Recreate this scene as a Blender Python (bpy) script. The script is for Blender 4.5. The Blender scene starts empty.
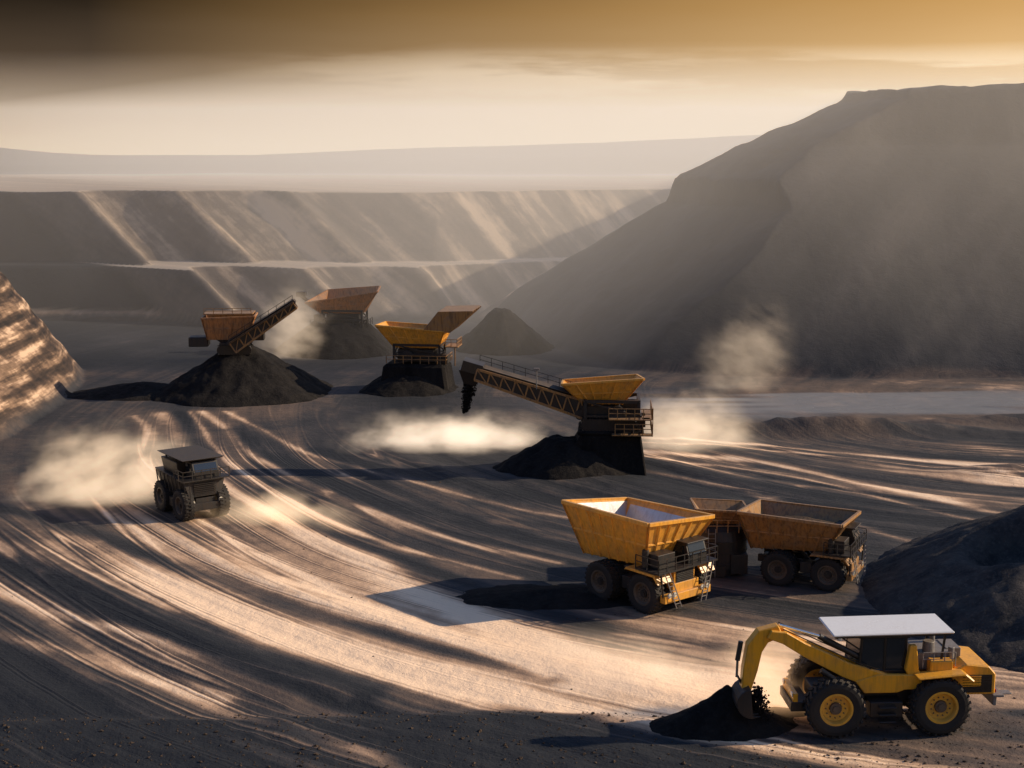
import bpy, bmesh, math, random
import numpy as np
from mathutils import Vector, Matrix, Quaternion, Euler
random.seed(4)
scene=bpy.context.scene
scene.view_settings.view_transform='Standard'
scene.view_settings.look='None'
scene.view_settings.exposure=0
R=math.radians
COL=scene.collection

# ---------------------------------------------------------------- noise
def vn(x,y,s=0):
    xi=np.floor(x); yi=np.floor(y); fx=x-xi; fy=y-yi
    def h(i,j):
        v=np.sin(i*127.1+j*311.7+s*74.7)*43758.5453
        return v-np.floor(v)
    fx=fx*fx*(3-2*fx); fy=fy*fy*(3-2*fy)
    a=h(xi,yi)*(1-fx)+h(xi+1,yi)*fx
    b=h(xi,yi+1)*(1-fx)+h(xi+1,yi+1)*fx
    return a*(1-fy)+b*fy
def fbm(x,y,o=4,s=0):
    t=0;a=.5;n=0
    for k in range(o):
        t=t+a*vn(x*2**k,y*2**k,s+k*3.1); n+=a; a*=.5
    return t/n-.5
def ss(a,b,x):
    t=np.clip((x-a)/(b-a),0,1); return t*t*(3-2*t)
def flow(x,y):
    dx=x-60; dy=y-170
    r=np.sqrt(dx*dx+dy*dy); th=np.arctan2(dy,dx)
    r=r+7*fbm(x*.011,y*.011,2,9)+3.2*fbm(x*.03+5,y*.03,2,19)
    return r,th
ROADS=[([(-35.6,160.6),(-29.1,144.6),(-20.8,128.5),(-13.0,117.2),(-5.7,107.7),(3.5,100.3)],.7,.62),
       ([(-37.2,160.6),(-31.5,143.0),(-24,126.5),(-16.4,114.5),(-8.6,104.6),(0.5,97)],.4,.5),
       ([(-39.9,159.2),(-35.2,148),(-34.2,142),(-27.4,126.5),(-20.2,113.8),(-14,104.8),(-7.9,95.9),(-2.1,87.3),(2.9,81.8),(9.5,75.3)],1.5,.62),
       ([(-43,158),(-38,146),(-38,138),(-31,122),(-24,109),(-15,97),(-6,86),(2,77)],.6,.4),
       ([(-33,161),(-25.5,146),(-16,133),(-6,122),(6,112),(16,108)],.4,.45),
       ([(13.9,138.7),(24,132.7),(32.9,122.6),(44,111)],.8,.6),
       ([(12.5,135.5),(23,129.5),(31.5,119.5),(42,108)],.4,.5),
       ([(12.2,130.6),(21.9,120.7),(30.3,106.2),(36.6,97.1)],.5,.45),
       ([(12,146),(28,141),(48,130),(64,118)],.6,.55),
       ([(14,143),(29,137.5),(47,126.5),(60,115)],.4,.5),
       ([(-60,118),(-44,108),(-30,97),(-16,83),(-2,73.5)],1.8,.5),
       ([(-54,104),(-41,97),(-29,88),(-17,79),(-9,73.5)],.7,.5),
       ([(-50,92),(-38,88),(-26,80),(-16,73.5)],.8,.45)]
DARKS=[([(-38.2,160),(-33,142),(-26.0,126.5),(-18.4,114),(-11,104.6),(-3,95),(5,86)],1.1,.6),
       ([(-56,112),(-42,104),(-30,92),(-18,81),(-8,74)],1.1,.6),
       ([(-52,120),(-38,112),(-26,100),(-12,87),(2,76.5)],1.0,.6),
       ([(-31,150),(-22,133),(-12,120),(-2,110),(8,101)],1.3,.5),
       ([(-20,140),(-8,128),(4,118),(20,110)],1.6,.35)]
def chaikin(p):
    for _ in range(3):
        q=[p[0]]
        for a,b in zip(p[:-1],p[1:]):
            q.append((a[0]*.75+b[0]*.25,a[1]*.75+b[1]*.25)); q.append((a[0]*.25+b[0]*.75,a[1]*.25+b[1]*.75))
        q.append(p[-1]); p=q
    return p
def polydist(x,y,pl):
    best=np.full(x.shape,1e9)
    for (ax,ay),(bx_,by_) in zip(pl[:-1],pl[1:]):
        vx,vy=bx_-ax,by_-ay; L=vx*vx+vy*vy
        t=np.clip(((x-ax)*vx+(y-ay)*vy)/L,0,1)
        best=np.minimum(best,(x-ax-t*vx)**2+(y-ay-t*vy)**2)
    return np.sqrt(best)
def prof_terrace(d,top):
    a=np.clip(d*.8,0,9); b=np.clip((d-21)*.8,0,top-9)
    return a+b
def terrain(x,y):
    x=np.asarray(x,float); y=np.asarray(y,float)
    r,th=flow(x,y)
    v=th*90
    tz=(1-ss(135,155,y))*ss(71,75,y+2*fbm(x*.2,y*.2,3,2))*(.35+.65*(1-ss(103,110,r)*ss(112,128,y)))
    h=1.4*fbm(r*.10,v*.014,3,1)*tz
    h=h+0.26*fbm(r*.45,v*.014,2,5)*tz
    h=h+0.05*fbm(r*2.0,v*.03,2,7)*tz
    h=h+0.08*fbm(x*.9,y*.9,4,3)
    near=1-ss(70.3,72.3,y+1.2*fbm(x*.12,y*.15,3,2)-.02*x)
    h=h+near*(.35+.35*fbm(x*.35,y*.6,5,8))
    h=h+ss(150,190,y)*(1-ss(700,900,y))*.7*fbm(x*.02,y*.04,3,11)
    for (cx,cy,sx,sy,hh) in [(34,148,14,2.0,1.9),(62,152,18,2.0,1.5),(48,128,9,2.2,1.0)]:
        h=h+hh*np.exp(-((x-cx)/sx)**2-((y-cy)/sy)**2)*(1+.6*fbm(x*.3,y*.3,3,4))
    # terraced wall
    q=x+1.04*(y-247)
    d=y-247-np.maximum(0,x+15)*.55-6*fbm(x*.01+3,y*0,2,6)
    w=prof_terrace(d+7*fbm(q*.035,y*.006,3,14)+10*np.exp(-((q+55)/5)**2)+5*np.exp(-((q+32)/4)**2)+4*np.exp(-((q+8)/4)**2)+1.0*fbm(x*.12,y*.12,4,12),22)
    w=w+(1.6*fbm(x*.015,y*.01,4,13))*ss(0,30,d)
    far=np.interp(x+60*fbm(x*.003,y*.003,2,2),[-2500,-900,-300,-257,-100,60,190,400,900,2500],[18,20,22,24,30,35,41,48,50,50])
    fr=ss(700,1000,y)*(1-ss(1300,1900,y))
    w=np.where(y>450,w*(1-fr)+(far+1.5*fbm(x*.012,y*.01,4,22))*fr,w)
    mid=np.interp(x,[-800,-300,-100,0,100,300],[26,23.0,25.2,27.2,29.2,32])*ss(500,560,y)*(1-ss(620,700,y))
    w=np.maximum(w,mid+.5*fbm(x*.03,y*.02,3,23))
    w=w+28*np.exp(-((x+790)/190)**2-((y-1650)/200)**2)
    w=w*(1-ss(2300,3200,y))
    # right mesa
    xs=np.where(y>250,x-.22*(y-250),x+.42*(y-250))+1.2*fbm(x*.05,y*.05,3,55)
    top=np.interp(xs,[-60,-8,1,12,27.5,28.6,40,57.5,58.5,66,92,140,400],[-32,0,6,12,21.2,25.2,31,38.6,40.2,40.3,41.2,43,48])
    y0=186+14*np.exp(-((x-2)/16.)**2)-.03*x+3*fbm(x*.04,y*0,2,66)
    g=fbm(x*.03,y*.010,3,31)
    dd=(y-y0)
    front=np.clip(dd*.70+3*g*ss(0,15,dd)+.6*fbm(x*.15,y*.1,4,32),-5,80)
    front=np.where(front>31,31+(front-31)*2.6,front)
    back=(420-y)*.8
    m=np.minimum(np.minimum(front,top+1.2*fbm(x*.2,y*.16,4,33)*ss(0,5,top)),back)
    # left embankment
    xb=np.interp(y,[60,110,147,165,180,192,203,240],[-75,-60,-53.0,-54,-56,-59,-68,-95])+1.0*fbm(x*.05,y*.12,3,41)
    e0=(xb-x)*(1.0+.3*ss(150,185,y))
    e=np.clip(e0,-3,24)
    e=e+np.where(e0>0,.18*np.sin(e0*2.1+y*.10+fbm(x*.03,y*.03,3,4)*4)+.8*fbm(x*.2,y*.06,5,43),0)*ss(0,3,e0)
    e=np.where(y>260,-3,e)
    hill=np.maximum(np.maximum(w,m),e)
    hm=ss(.3,2.0,hill)
    out=np.maximum(h,hill+h*.3)
    return out,hm,r,v
def GZ(x,y):
    return float(terrain(np.array([x]),np.array([y]))[0][0])

# ---------------------------------------------------------------- node helpers
class NT:
    def __init__(s,tree): s.t=tree; s.t.nodes.clear()
    def n(s,typ,**kw):
        nd=s.t.nodes.new(typ)
        ins=kw.pop('ins',{})
        for k,v in kw.items(): setattr(nd,k,v)
        for k,v in ins.items():
            if hasattr(v,'is_linked') or hasattr(v,'links'): s.t.links.new(v,nd.inputs[k])
            else: nd.inputs[k].default_value=v
        return nd
    def m(s,op,a,b=0.0,c=None,clamp=False):
        i={0:a,1:b}
        if c is not None: i[2]=c
        nd=s.n('ShaderNodeMath',operation=op,ins=i); nd.use_clamp=clamp
        return nd.outputs[0]
    def noise(s,vec,scale,detail=4,rough=.5):
        return s.n('ShaderNodeTexNoise',ins={'Vector':vec,'Scale':scale,'Detail':detail,'Roughness':rough}).outputs[0]
    def mapv(s,vec,sc,loc=(0,0,0)):
        return s.n('ShaderNodeMapping',ins={'Vector':vec,'Scale':sc,'Location':loc}).outputs[0]
    def ramp(s,fac,stops):
        nd=s.n('ShaderNodeValToRGB',ins={0:fac}); e=nd.color_ramp.elements
        while len(e)<len(stops): e.new(.5)
        for k,(p,c) in enumerate(stops):
            e[k].position=p; e[k].color=(c[0],c[1],c[2],1) if hasattr(c,'__len__') else (c,c,c,1)
        return nd.outputs[0]
    def mix(s,f,a,b,blend='MIX'):
        nd=s.n('ShaderNodeMix',data_type='RGBA',blend_type=blend)
        for k,v in ((0,f),(6,a),(7,b)):
            if hasattr(v,'links'): s.t.links.new(v,nd.inputs[k])
            else: nd.inputs[k].default_value=v if k==0 else (v[0],v[1],v[2],1)
        return nd.outputs[2]
    def link(s,a,b): s.t.links.new(a,b)
def newmat(name):
    m=bpy.data.materials.new(name); m.use_nodes=True
    return m,NT(m.node_tree)
def finish(nt,col,rough,bump=None,bs=.4,bd=.1,metal=0.0,spec=.5):
    b=nt.n('ShaderNodeBsdfPrincipled')
    for k,v in (('Base Color',col),('Roughness',rough),('Metallic',metal),('Specular IOR Level',spec)):
        if hasattr(v,'links'): nt.link(v,b.inputs[k])
        else: b.inputs[k].default_value=(v[0],v[1],v[2],1) if k=='Base Color' else v
    if bump is not None:
        bp=nt.n('ShaderNodeBump',ins={'Height':bump,'Strength':bs,'Distance':bd})
        nt.link(bp.outputs[0],b.inputs['Normal'])
    o=nt.n('ShaderNodeOutputMaterial'); nt.link(b.outputs[0],o.inputs[0])

def paint(name,col,dirt=.5,rough=.5,metal=0.0,dust=(.22,.16,.11),rust=(.10,.045,.02)):
    m,nt=newmat(name)
    tc=nt.n('ShaderNodeTexCoord').outputs['Object']
    a=nt.noise(tc,1.1,4,.65); b=nt.noise(nt.mapv(tc,(3,3,.35)),1.6,4,.6); c=nt.noise(tc,9,2,.6)
    f1=nt.ramp(a,[(.42,0),(.68,1)])
    f2=nt.ramp(b,[(.47,0),(.64,1)])
    c1=nt.mix(nt.m('MULTIPLY',f1,dirt),col,dust)
    c2=nt.mix(nt.m('MULTIPLY',f2,min(1,dirt*.9)),c1,rust)
    g=nt.n('ShaderNodeNewGeometry').outputs['Normal']
    z=nt.n('ShaderNodeSeparateXYZ',ins={0:g}).outputs[2]
    up=nt.m('MULTIPLY',nt.m('MAXIMUM',z,0.0),dirt*.7)
    c3=nt.mix(up,c2,dust)
    finish(nt,c3,nt.m('ADD',nt.m('MULTIPLY',a,.35),rough-.15),c,.25,.03,metal)
    return m
M_gold=paint('ochre_painted_steel',(.84,.40,.05),.34,.38,rust=(.20,.085,.02))
M_brown=paint('rusty_brown_steel',(.38,.19,.055),.6,.48,rust=(.07,.035,.018))
M_orange=paint('orange_rust_steel',(.48,.21,.07),.55,.52)
M_yellow=paint('yellow_machine_paint',(.90,.42,.02),.26,.33,dust=(.3,.2,.12))
M_dark=paint('dark_grimy_steel',(.016,.016,.016),.24,.5,dust=(.055,.042,.034))
M_black=paint('black_paint',(.010,.010,.011),.15,.4,dust=(.06,.045,.035))
M_tyre=paint('tyre_rubber',(.014,.014,.014),.35,.8,dust=(.06,.047,.036),rust=(.03,.022,.018))
M_rimy=paint('yellow_rim_paint',(.80,.42,.04),.25,.45)
M_rimd=paint('dusty_rim_paint',(.07,.055,.04),.5,.5)
M_white=paint('white_roof_paint',(.84,.84,.83),.05,.2)
M_grey=paint('grey_steel',(.20,.20,.20),.4,.45)
M_canopy=paint('dark_canopy_steel',(.035,.033,.032),.35,.7,dust=(.10,.08,.062))
M_steel=paint('worn_tray_liner_steel',(.60,.61,.63),.2,.35,.6,dust=(.4,.36,.32))
M_belt=paint('conveyor_belt_rubber',(.03,.028,.027),.3,.7)
def simple(name,col,rough,metal=0,spec=.5):
    m,nt=newmat(name); tc=nt.n('ShaderNodeTexCoord').outputs['Object']
    n=nt.noise(tc,6,2,.6); c=nt.mix(nt.m('MULTIPLY',n,.5),col,(col[0]*.5,col[1]*.5,col[2]*.5))
    finish(nt,c,rough,n,.05,.01,metal,spec); return m
M_glass=simple('window_glass',(.02,.025,.03),.06,0,1.0)
M_lamp=simple('lamp_lens',(.75,.72,.62),.15,0,.8)
M_chrome=simple('hydraulic_rod_chrome',(.7,.7,.7),.18,1)
def soil(name,a,b,sc=1.0):
    m,nt=newmat(name); tc=nt.n('ShaderNodeTexCoord').outputs['Object']
    n=nt.noise(tc,.35*sc,5,.7); f=nt.noise(tc,3.5*sc,5,.75)
    dn=nt.noise(nt.mapv(tc,(1,1,.12)),.9*sc,4,.6)
    t=nt.m('ADD',nt.m('MULTIPLY',n,.5),nt.m('MULTIPLY',dn,.5))
    c=nt.mix(nt.ramp(t,[(.38,0),(.68,1)]),a,b)
    c=nt.mix(nt.ramp(f,[(.5,0),(.75,.6)]),c,(b[0]*1.5,b[1]*1.5,b[2]*1.5))
    h=nt.m('ADD',nt.m('MULTIPLY',f,.6),dn)
    finish(nt,c,.95,h,.7,.3,0,.12); return m
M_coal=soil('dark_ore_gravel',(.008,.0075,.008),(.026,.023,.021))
M_earth=soil('brown_spoil_earth',(.04,.03,.024),(.12,.085,.06))
M_bluish=soil('slate_spoil_earth',(.028,.029,.032),(.095,.083,.074))

# ---------------------------------------------------------------- mesh helpers
def tag(o,label,cat,group=None,kind=None):
    if label: o['label']=label
    if cat: o['category']=cat
    if group: o['group']=group
    if kind: o['kind']=kind
def empty(name,loc,yaw=0,scale=1,tilt=(0,0)):
    o=bpy.data.objects.new(name,None); COL.objects.link(o)
    o.location=loc; o.rotation_euler=(R(tilt[0]),R(tilt[1]),R(yaw)); o.scale=(scale,)*3
    o.empty_display_size=.5
    return o
def link(o,parent):
    COL.objects.link(o)
    if parent is not None: o.parent=parent
    return o
def part(name,parent,mat,fn,bevel=.03,smooth=False,label=None,loc=None):
    bm=bmesh.new(); fn(bm)
    bmesh.ops.recalc_face_normals(bm,faces=bm.faces)
    me=bpy.data.meshes.new(name); bm.to_mesh(me); bm.free()
    me.materials.append(mat)
    if smooth:
        for p in me.polygons: p.use_smooth=True
    o=link(bpy.data.objects.new(name,me),parent)
    if loc: o.location=loc
    if bevel:
        b=o.modifiers.new('bevel','BEVEL'); b.width=bevel; b.segments=1; b.limit_method='ANGLE'; b.angle_limit=R(40)
    if label: o['label']=label
    return o
def bx(bm,c,s,rot=(0,0,0)):
    m=Matrix.Translation(c)@Euler([R(a) for a in rot]).to_matrix().to_4x4()@Matrix.Diagonal((s[0],s[1],s[2],1))
    bmesh.ops.create_cube(bm,size=1,matrix=m)
def beam(bm,p1,p2,w=.12,h=None):
    p1=Vector(p1);p2=Vector(p2);d=p2-p1;L=d.length
    if L<1e-4: return
    h=h or w
    q=d.to_track_quat('X','Z')
    m=Matrix.Translation((p1+p2)/2)@q.to_matrix().to_4x4()@Matrix.Diagonal((L,w,h,1))
    bmesh.ops.create_cube(bm,size=1,matrix=m)
def cyl(bm,p1,p2,r1,r2=None,seg=16):
    p1=Vector(p1);p2=Vector(p2);d=p2-p1
    if r2 is None:r2=r1
    q=d.to_track_quat('Z','Y')
    m=Matrix.Translation((p1+p2)/2)@q.to_matrix().to_4x4()
    bmesh.ops.create_cone(bm,cap_ends=True,segments=seg,radius1=r1,radius2=r2,depth=d.length,matrix=m)
def prism(bm,pts,y0,y1):
    a=[bm.verts.new((p[0],y0,p[1])) for p in pts]; b=[bm.verts.new((p[0],y1,p[1])) for p in pts]
    bm.faces.new(a); bm.faces.new(b[::-1])
    n=len(pts)
    for i in range(n): bm.faces.new((a[i],b[i],b[(i+1)%n],a[(i+1)%n]))
def hull8(bm,b,t):
    vb=[bm.verts.new(p) for p in b]; vt=[bm.verts.new(p) for p in t]
    bm.faces.new(vb[::-1]); bm.faces.new(vt)
    for i in range(4): bm.faces.new((vb[i],vb[(i+1)%4],vt[(i+1)%4],vt[i]))
def shell(bm,b,t,th=.12,floor=.25):
    b=[Vector(p) for p in b]; t=[Vector(p) for p in t]
    cb=sum(b,Vector())/4; ct=sum(t,Vector())/4
    def ins(p,c,k): 
        d=p-c; return c+Vector((d.x*(1-k/abs(d.x)) if abs(d.x)>k else 0,d.y*(1-k/abs(d.y)) if abs(d.y)>k else 0,d.z))
    ib=[ins(p,cb,th)+Vector((0,0,floor)) for p in b]; it=[ins(p,ct,th) for p in t]
    V=[[bm.verts.new(p) for p in L] for L in (b,t,ib,it)]
    bm.faces.new(V[0][::-1]); bm.faces.new(V[2])
    for i in range(4):
        j=(i+1)%4
        bm.faces.new((V[0][i],V[0][j],V[1][j],V[1][i]))
        bm.faces.new((V[2][j],V[2][i],V[3][i],V[3][j]))
        bm.faces.new((V[1][i],V[1][j],V[3][j],V[3][i]))
def ribs(bm,b,t,n=(4,4,4,4),w=.14,rim=.2,mid=True):
    b=[Vector(p) for p in b]; t=[Vector(p) for p in t]
    for i in range(4):
        j=(i+1)%4
        for k in range(n[i]+1):
            s=k/n[i]
            beam(bm,b[i].lerp(b[j],s),t[i].lerp(t[j],s),w,w)
        beam(bm,t[i],t[j],rim,rim)
        if mid:
            beam(bm,b[i].lerp(t[i],.5),b[j].lerp(t[j],.5),w*.8,w*.8)
def rail(bm,pts,h=1.05,w=.06,step=1.2):
    for a,b in zip(pts[:-1],pts[1:]):
        a=Vector(a);b=Vector(b);n=max(1,int((b-a).length/step))
        for k in range(n+1):
            p=a.lerp(b,k/n); beam(bm,p,p+Vector((0,0,h)),w)
        for z in (h,h*.55): beam(bm,a+Vector((0,0,z)),b+Vector((0,0,z)),w*.9)
def ladder(bm,a,b,side,w=.5):
    a=Vector(a);b=Vector(b);s=Vector(side)*w/2
    beam(bm,a+s,b+s,.06);beam(bm,a-s,b-s,.06)
    n=int((b-a).length/.32)
    for k in range(1,n):
        p=a.lerp(b,k/n); beam(bm,p+s,p-s,.045)
def lathe(bm,prof,seg=40):
    rings=[]
    for (r,y) in prof:
        rings.append([bm.verts.new((r*math.cos(2*math.pi*k/seg),y,r*math.sin(2*math.pi*k/seg))) for k in range(seg)])
    for a,b in zip(rings[:-1],rings[1:]):
        for k in range(seg):
            j=(k+1)%seg; bm.faces.new((a[k],a[j],b[j],b[k]))
    return rings
def mk_tyre():
    bm=bmesh.new()
    lathe(bm,[(.55,-.27),(.60,-.31),(.78,-.34),(.90,-.32),(.955,-.27),(.96,0),(.955,.27),(.90,.32),(.78,.34),(.60,.31),(.55,.27),(.55,-.27)],44)
    for k in range(26):
        a=2*math.pi*k/26
        for s in (-1,1):
            aa=a+(.06 if s>0 else -.06)
            m=Matrix.Rotation(-aa,4,'Y')@Matrix.Translation((.965,s*.17,0))@Matrix.Rotation(R(25*s),4,'X')@Matrix.Diagonal((.075,.30,.10,1))
            bmesh.ops.create_cube(bm,size=1,matrix=m)
    bmesh.ops.recalc_face_normals(bm,faces=bm.faces)
    me=bpy.data.meshes.new('tyre'); bm.to_mesh(me); bm.free(); me.materials.append(M_tyre); return me
def mk_rim(mat):
    bm=bmesh.new()
    lathe(bm,[(.57,-.29),(.50,-.29),(.47,-.24),(.44,-.14),(.24,-.12),(.22,-.14),(.22,.14),(.24,.12),(.44,.14),(.47,.24),(.50,.29),(.57,.29),(.545,0),(.57,-.29)],36)
    bmesh.ops.recalc_face_normals(bm,faces=bm.faces)
    me=bpy.data.meshes.new('rim'); bm.to_mesh(me); bm.free(); me.materials.append(mat); return me
def mk_hub(mat):
    bm=bmesh.new()
    cyl(bm,(0,-.2,0),(0,.2,0),.2,.2,20); cyl(bm,(0,-.25,0),(0,.25,0),.11,.11,14)
    for k in range(12):
        a=2*math.pi*k/12
        for s in (-1,1):
            cyl(bm,(.33*math.cos(a),s*.12,.33*math.sin(a)),(.33*math.cos(a),s*.165,.33*math.sin(a)),.025,.025,6)
    me=bpy.data.meshes.new('wheel'); bm.to_mesh(me); bm.free(); me.materials.append(mat); return me
TY=mk_tyre(); RY=mk_rim(M_rimy); RD=mk_rim(M_rimd); HB=mk_hub(M_dark); HY=mk_hub(M_rimd)
def wheel(parent,pos,rad,rim=None,wf=1.0):
    w=link(bpy.data.objects.new('wheel',HB if rim is RD else HY),parent); w.location=pos; w.scale=(rad,rad*wf,rad)
    w.rotation_euler=(0,random.uniform(0,6),0)
    link(bpy.data.objects.new('tyre',TY),w); link(bpy.data.objects.new('rim',rim or RD),w)
    return w

# ---------------------------------------------------------------- ground sheet
ys=[-60,-30,0,20,35,45,52,56,59]
y=60.0
while y<6500:
    ys.append(y)
    y+= .2 if y<84 else (.26 if y<130 else (.26+(y-130)*.0035))
ys=np.array(ys); NX=720
us=np.linspace(-1,1,NX)
X=us[None,:]*(45+.55*np.maximum(ys,0))[:,None]; Y=np.repeat(ys[:,None],NX,1)
Z,HM,FR,FV=terrain(X,Y)
NY=len(ys)
me=bpy.data.meshes.new('ground')
me.vertices.add(NX*NY)
me.vertices.foreach_set('co',np.stack([X,Y,Z],-1).ravel())
i=np.arange(NX-1)[None,:]+np.arange(NY-1)[:,None]*NX
q=np.stack([i,i+1,i+1+NX,i+NX],-1).reshape(-1,4)
me.loops.add(q.size); me.loops.foreach_set('vertex_index',q.ravel().astype(np.int32))
me.polygons.add(len(q)); me.polygons.foreach_set('loop_start',np.arange(0,q.size,4).astype(np.int32))
me.polygons.foreach_set('loop_total',np.full(len(q),4,np.int32))
me.update(calc_edges=True)
me.polygons.foreach_set('use_smooth',np.ones(len(q),bool))
uv=me.uv_layers.new(name='flow')
FL=np.stack([FR,FV],-1).reshape(-1,2)
uv.data.foreach_set('uv',FL[q.ravel()].astype(np.float32).ravel())
r=FR
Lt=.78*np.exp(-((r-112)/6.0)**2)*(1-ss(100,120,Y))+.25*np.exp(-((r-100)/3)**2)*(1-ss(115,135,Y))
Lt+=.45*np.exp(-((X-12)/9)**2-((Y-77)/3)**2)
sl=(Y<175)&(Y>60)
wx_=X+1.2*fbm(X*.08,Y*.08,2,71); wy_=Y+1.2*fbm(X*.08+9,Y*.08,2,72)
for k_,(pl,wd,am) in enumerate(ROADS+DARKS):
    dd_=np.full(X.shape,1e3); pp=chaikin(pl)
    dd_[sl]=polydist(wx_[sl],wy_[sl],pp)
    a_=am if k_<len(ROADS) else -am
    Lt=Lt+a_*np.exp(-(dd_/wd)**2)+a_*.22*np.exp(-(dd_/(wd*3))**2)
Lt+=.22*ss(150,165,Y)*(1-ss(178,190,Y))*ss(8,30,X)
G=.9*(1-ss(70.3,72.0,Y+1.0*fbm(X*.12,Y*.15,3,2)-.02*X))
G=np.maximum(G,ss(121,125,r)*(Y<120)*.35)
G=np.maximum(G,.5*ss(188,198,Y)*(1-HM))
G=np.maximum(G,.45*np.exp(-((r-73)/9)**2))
smooth=np.maximum(ss(132,148,Y),ss(103,110,r)*ss(112,128,Y))
smooth=np.maximum(smooth,.8*np.exp(-((r-72)/10)**2))
smooth=np.maximum(smooth,.6*ss(-.02,.18,fbm(X*.035,Y*.035,2,91)))
smooth=np.maximum(smooth,HM)
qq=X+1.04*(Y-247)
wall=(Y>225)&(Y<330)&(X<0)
shade=np.where(wall,ss(-170,-150,qq)*(1-ss(-63,-59,qq)),0)  # shaded wall face put into the colour as a dark mask
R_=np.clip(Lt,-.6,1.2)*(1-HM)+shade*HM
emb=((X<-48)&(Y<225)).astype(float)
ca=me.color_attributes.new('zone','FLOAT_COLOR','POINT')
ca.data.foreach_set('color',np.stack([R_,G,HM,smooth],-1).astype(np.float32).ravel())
def fattr(nm,a):
    w_=me.attributes.new(nm,'FLOAT','POINT'); w_.data.foreach_set('value',a.astype(np.float32).ravel())
WT=np.exp(-(((X-46)/34)**2+((Y-166)/10.0)**2)**2)*ss(-.12,.05,fbm(X*.04,Y*.16,3,81)+.02)
fattr('wet',WT); fattr('bank',emb)
ground=link(bpy.data.objects.new('ground',me),None)
tag(ground,'rutted brown and tan dirt floor of an open-pit mine','ground',kind='structure')
m,nt=newmat('pit_dirt')
uvn=nt.n('ShaderNodeUVMap',uv_map='flow').outputs[0]
pos=nt.n('ShaderNodeNewGeometry').outputs['Position']
at=nt.n('ShaderNodeAttribute',attribute_name='zone')
sp=nt.n('ShaderNodeSeparateColor',ins={0:at.outputs['Color']})
zr,zg,zb=sp.outputs[0],sp.outputs[1],sp.outputs[2]; za=at.outputs['Alpha']
bank=nt.n('ShaderNodeAttribute',attribute_name='bank').outputs['Fac']
sA=nt.noise(nt.mapv(uvn,(.12,.008,1)),1,2,.55)
sB=nt.noise(nt.mapv(uvn,(.5,.014,1)),1,2.5,.5)
sC=nt.noise(nt.mapv(uvn,(2.6,.04,1)),1,2,.6)
l1=nt.noise(nt.mapv(uvn,(.30,.014,1),(5,2,0)),1,1,.5)
def level(n_,c_,w_): return nt.m('SUBTRACT',1.0,nt.m('DIVIDE',nt.m('ABSOLUTE',nt.m('SUBTRACT',n_,c_)),w_),clamp=True)
lineB=nt.m('ADD',level(l1,.5,.016),level(l1,.56,.012),clamp=True)
lineD=nt.m('ADD',level(l1,.525,.014),level(l1,.47,.014),clamp=True)
fn=nt.noise(pos,.7,5,.7); f2=nt.noise(pos,6,3,.7); big=nt.noise(pos,.06,3,.6)
def c5(s,k): return nt.m('MULTIPLY',nt.m('SUBTRACT',s,.5),k)
amp=nt.m('SUBTRACT',1.0,nt.m('MULTIPLY',za,.8))
lns=nt.m('SUBTRACT',nt.m('MULTIPLY',lineB,.26),nt.m('MULTIPLY',lineD,.22))
sum_=nt.m('ADD',nt.m('ADD',nt.m('ADD',c5(sA,2.6),c5(sB,1.7)),c5(sC,.28)),lns)
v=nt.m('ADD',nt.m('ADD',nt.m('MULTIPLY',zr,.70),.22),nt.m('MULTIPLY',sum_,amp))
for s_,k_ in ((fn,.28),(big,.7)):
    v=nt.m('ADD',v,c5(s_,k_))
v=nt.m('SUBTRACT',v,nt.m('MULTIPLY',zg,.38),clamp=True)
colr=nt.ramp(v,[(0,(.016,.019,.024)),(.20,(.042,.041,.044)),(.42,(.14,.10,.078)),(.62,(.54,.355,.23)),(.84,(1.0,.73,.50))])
px=nt.n('ShaderNodeSeparateXYZ',ins={0:pos})
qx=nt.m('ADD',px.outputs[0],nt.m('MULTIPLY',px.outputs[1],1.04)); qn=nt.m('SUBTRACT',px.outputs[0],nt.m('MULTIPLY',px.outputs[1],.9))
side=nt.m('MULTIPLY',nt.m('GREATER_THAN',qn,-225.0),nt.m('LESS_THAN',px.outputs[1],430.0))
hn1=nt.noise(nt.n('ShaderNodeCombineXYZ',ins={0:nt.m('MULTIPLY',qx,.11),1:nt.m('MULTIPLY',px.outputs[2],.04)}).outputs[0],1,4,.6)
hn3=nt.noise(nt.n('ShaderNodeCombineXYZ',ins={0:nt.m('MULTIPLY',qn,.07),1:nt.m('MULTIPLY',px.outputs[2],.03)}).outputs[0],1,4,.55)  # slanting light shafts on the mesa, painted as colour streaks
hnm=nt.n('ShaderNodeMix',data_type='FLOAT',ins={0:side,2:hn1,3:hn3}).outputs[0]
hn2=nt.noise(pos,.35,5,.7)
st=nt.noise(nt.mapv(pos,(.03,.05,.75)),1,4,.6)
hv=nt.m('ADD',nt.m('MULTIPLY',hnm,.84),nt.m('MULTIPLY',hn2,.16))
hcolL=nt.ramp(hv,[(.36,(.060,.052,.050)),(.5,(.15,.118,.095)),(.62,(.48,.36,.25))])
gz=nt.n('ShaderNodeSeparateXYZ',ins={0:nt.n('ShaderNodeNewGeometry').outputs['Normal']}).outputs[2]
hcolL=nt.mix(nt.ramp(gz,[(.90,0),(.97,.7)]),hcolL,(.55,.44,.33))  # level benches painted paler so they look sunlit
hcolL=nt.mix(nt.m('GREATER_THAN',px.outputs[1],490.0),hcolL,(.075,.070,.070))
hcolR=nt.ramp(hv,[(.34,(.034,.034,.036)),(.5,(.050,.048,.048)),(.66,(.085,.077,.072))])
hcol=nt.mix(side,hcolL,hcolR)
hcol=nt.mix(nt.m('MULTIPLY',zr,zb,clamp=True),hcol,(.010,.013,.019))
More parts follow.
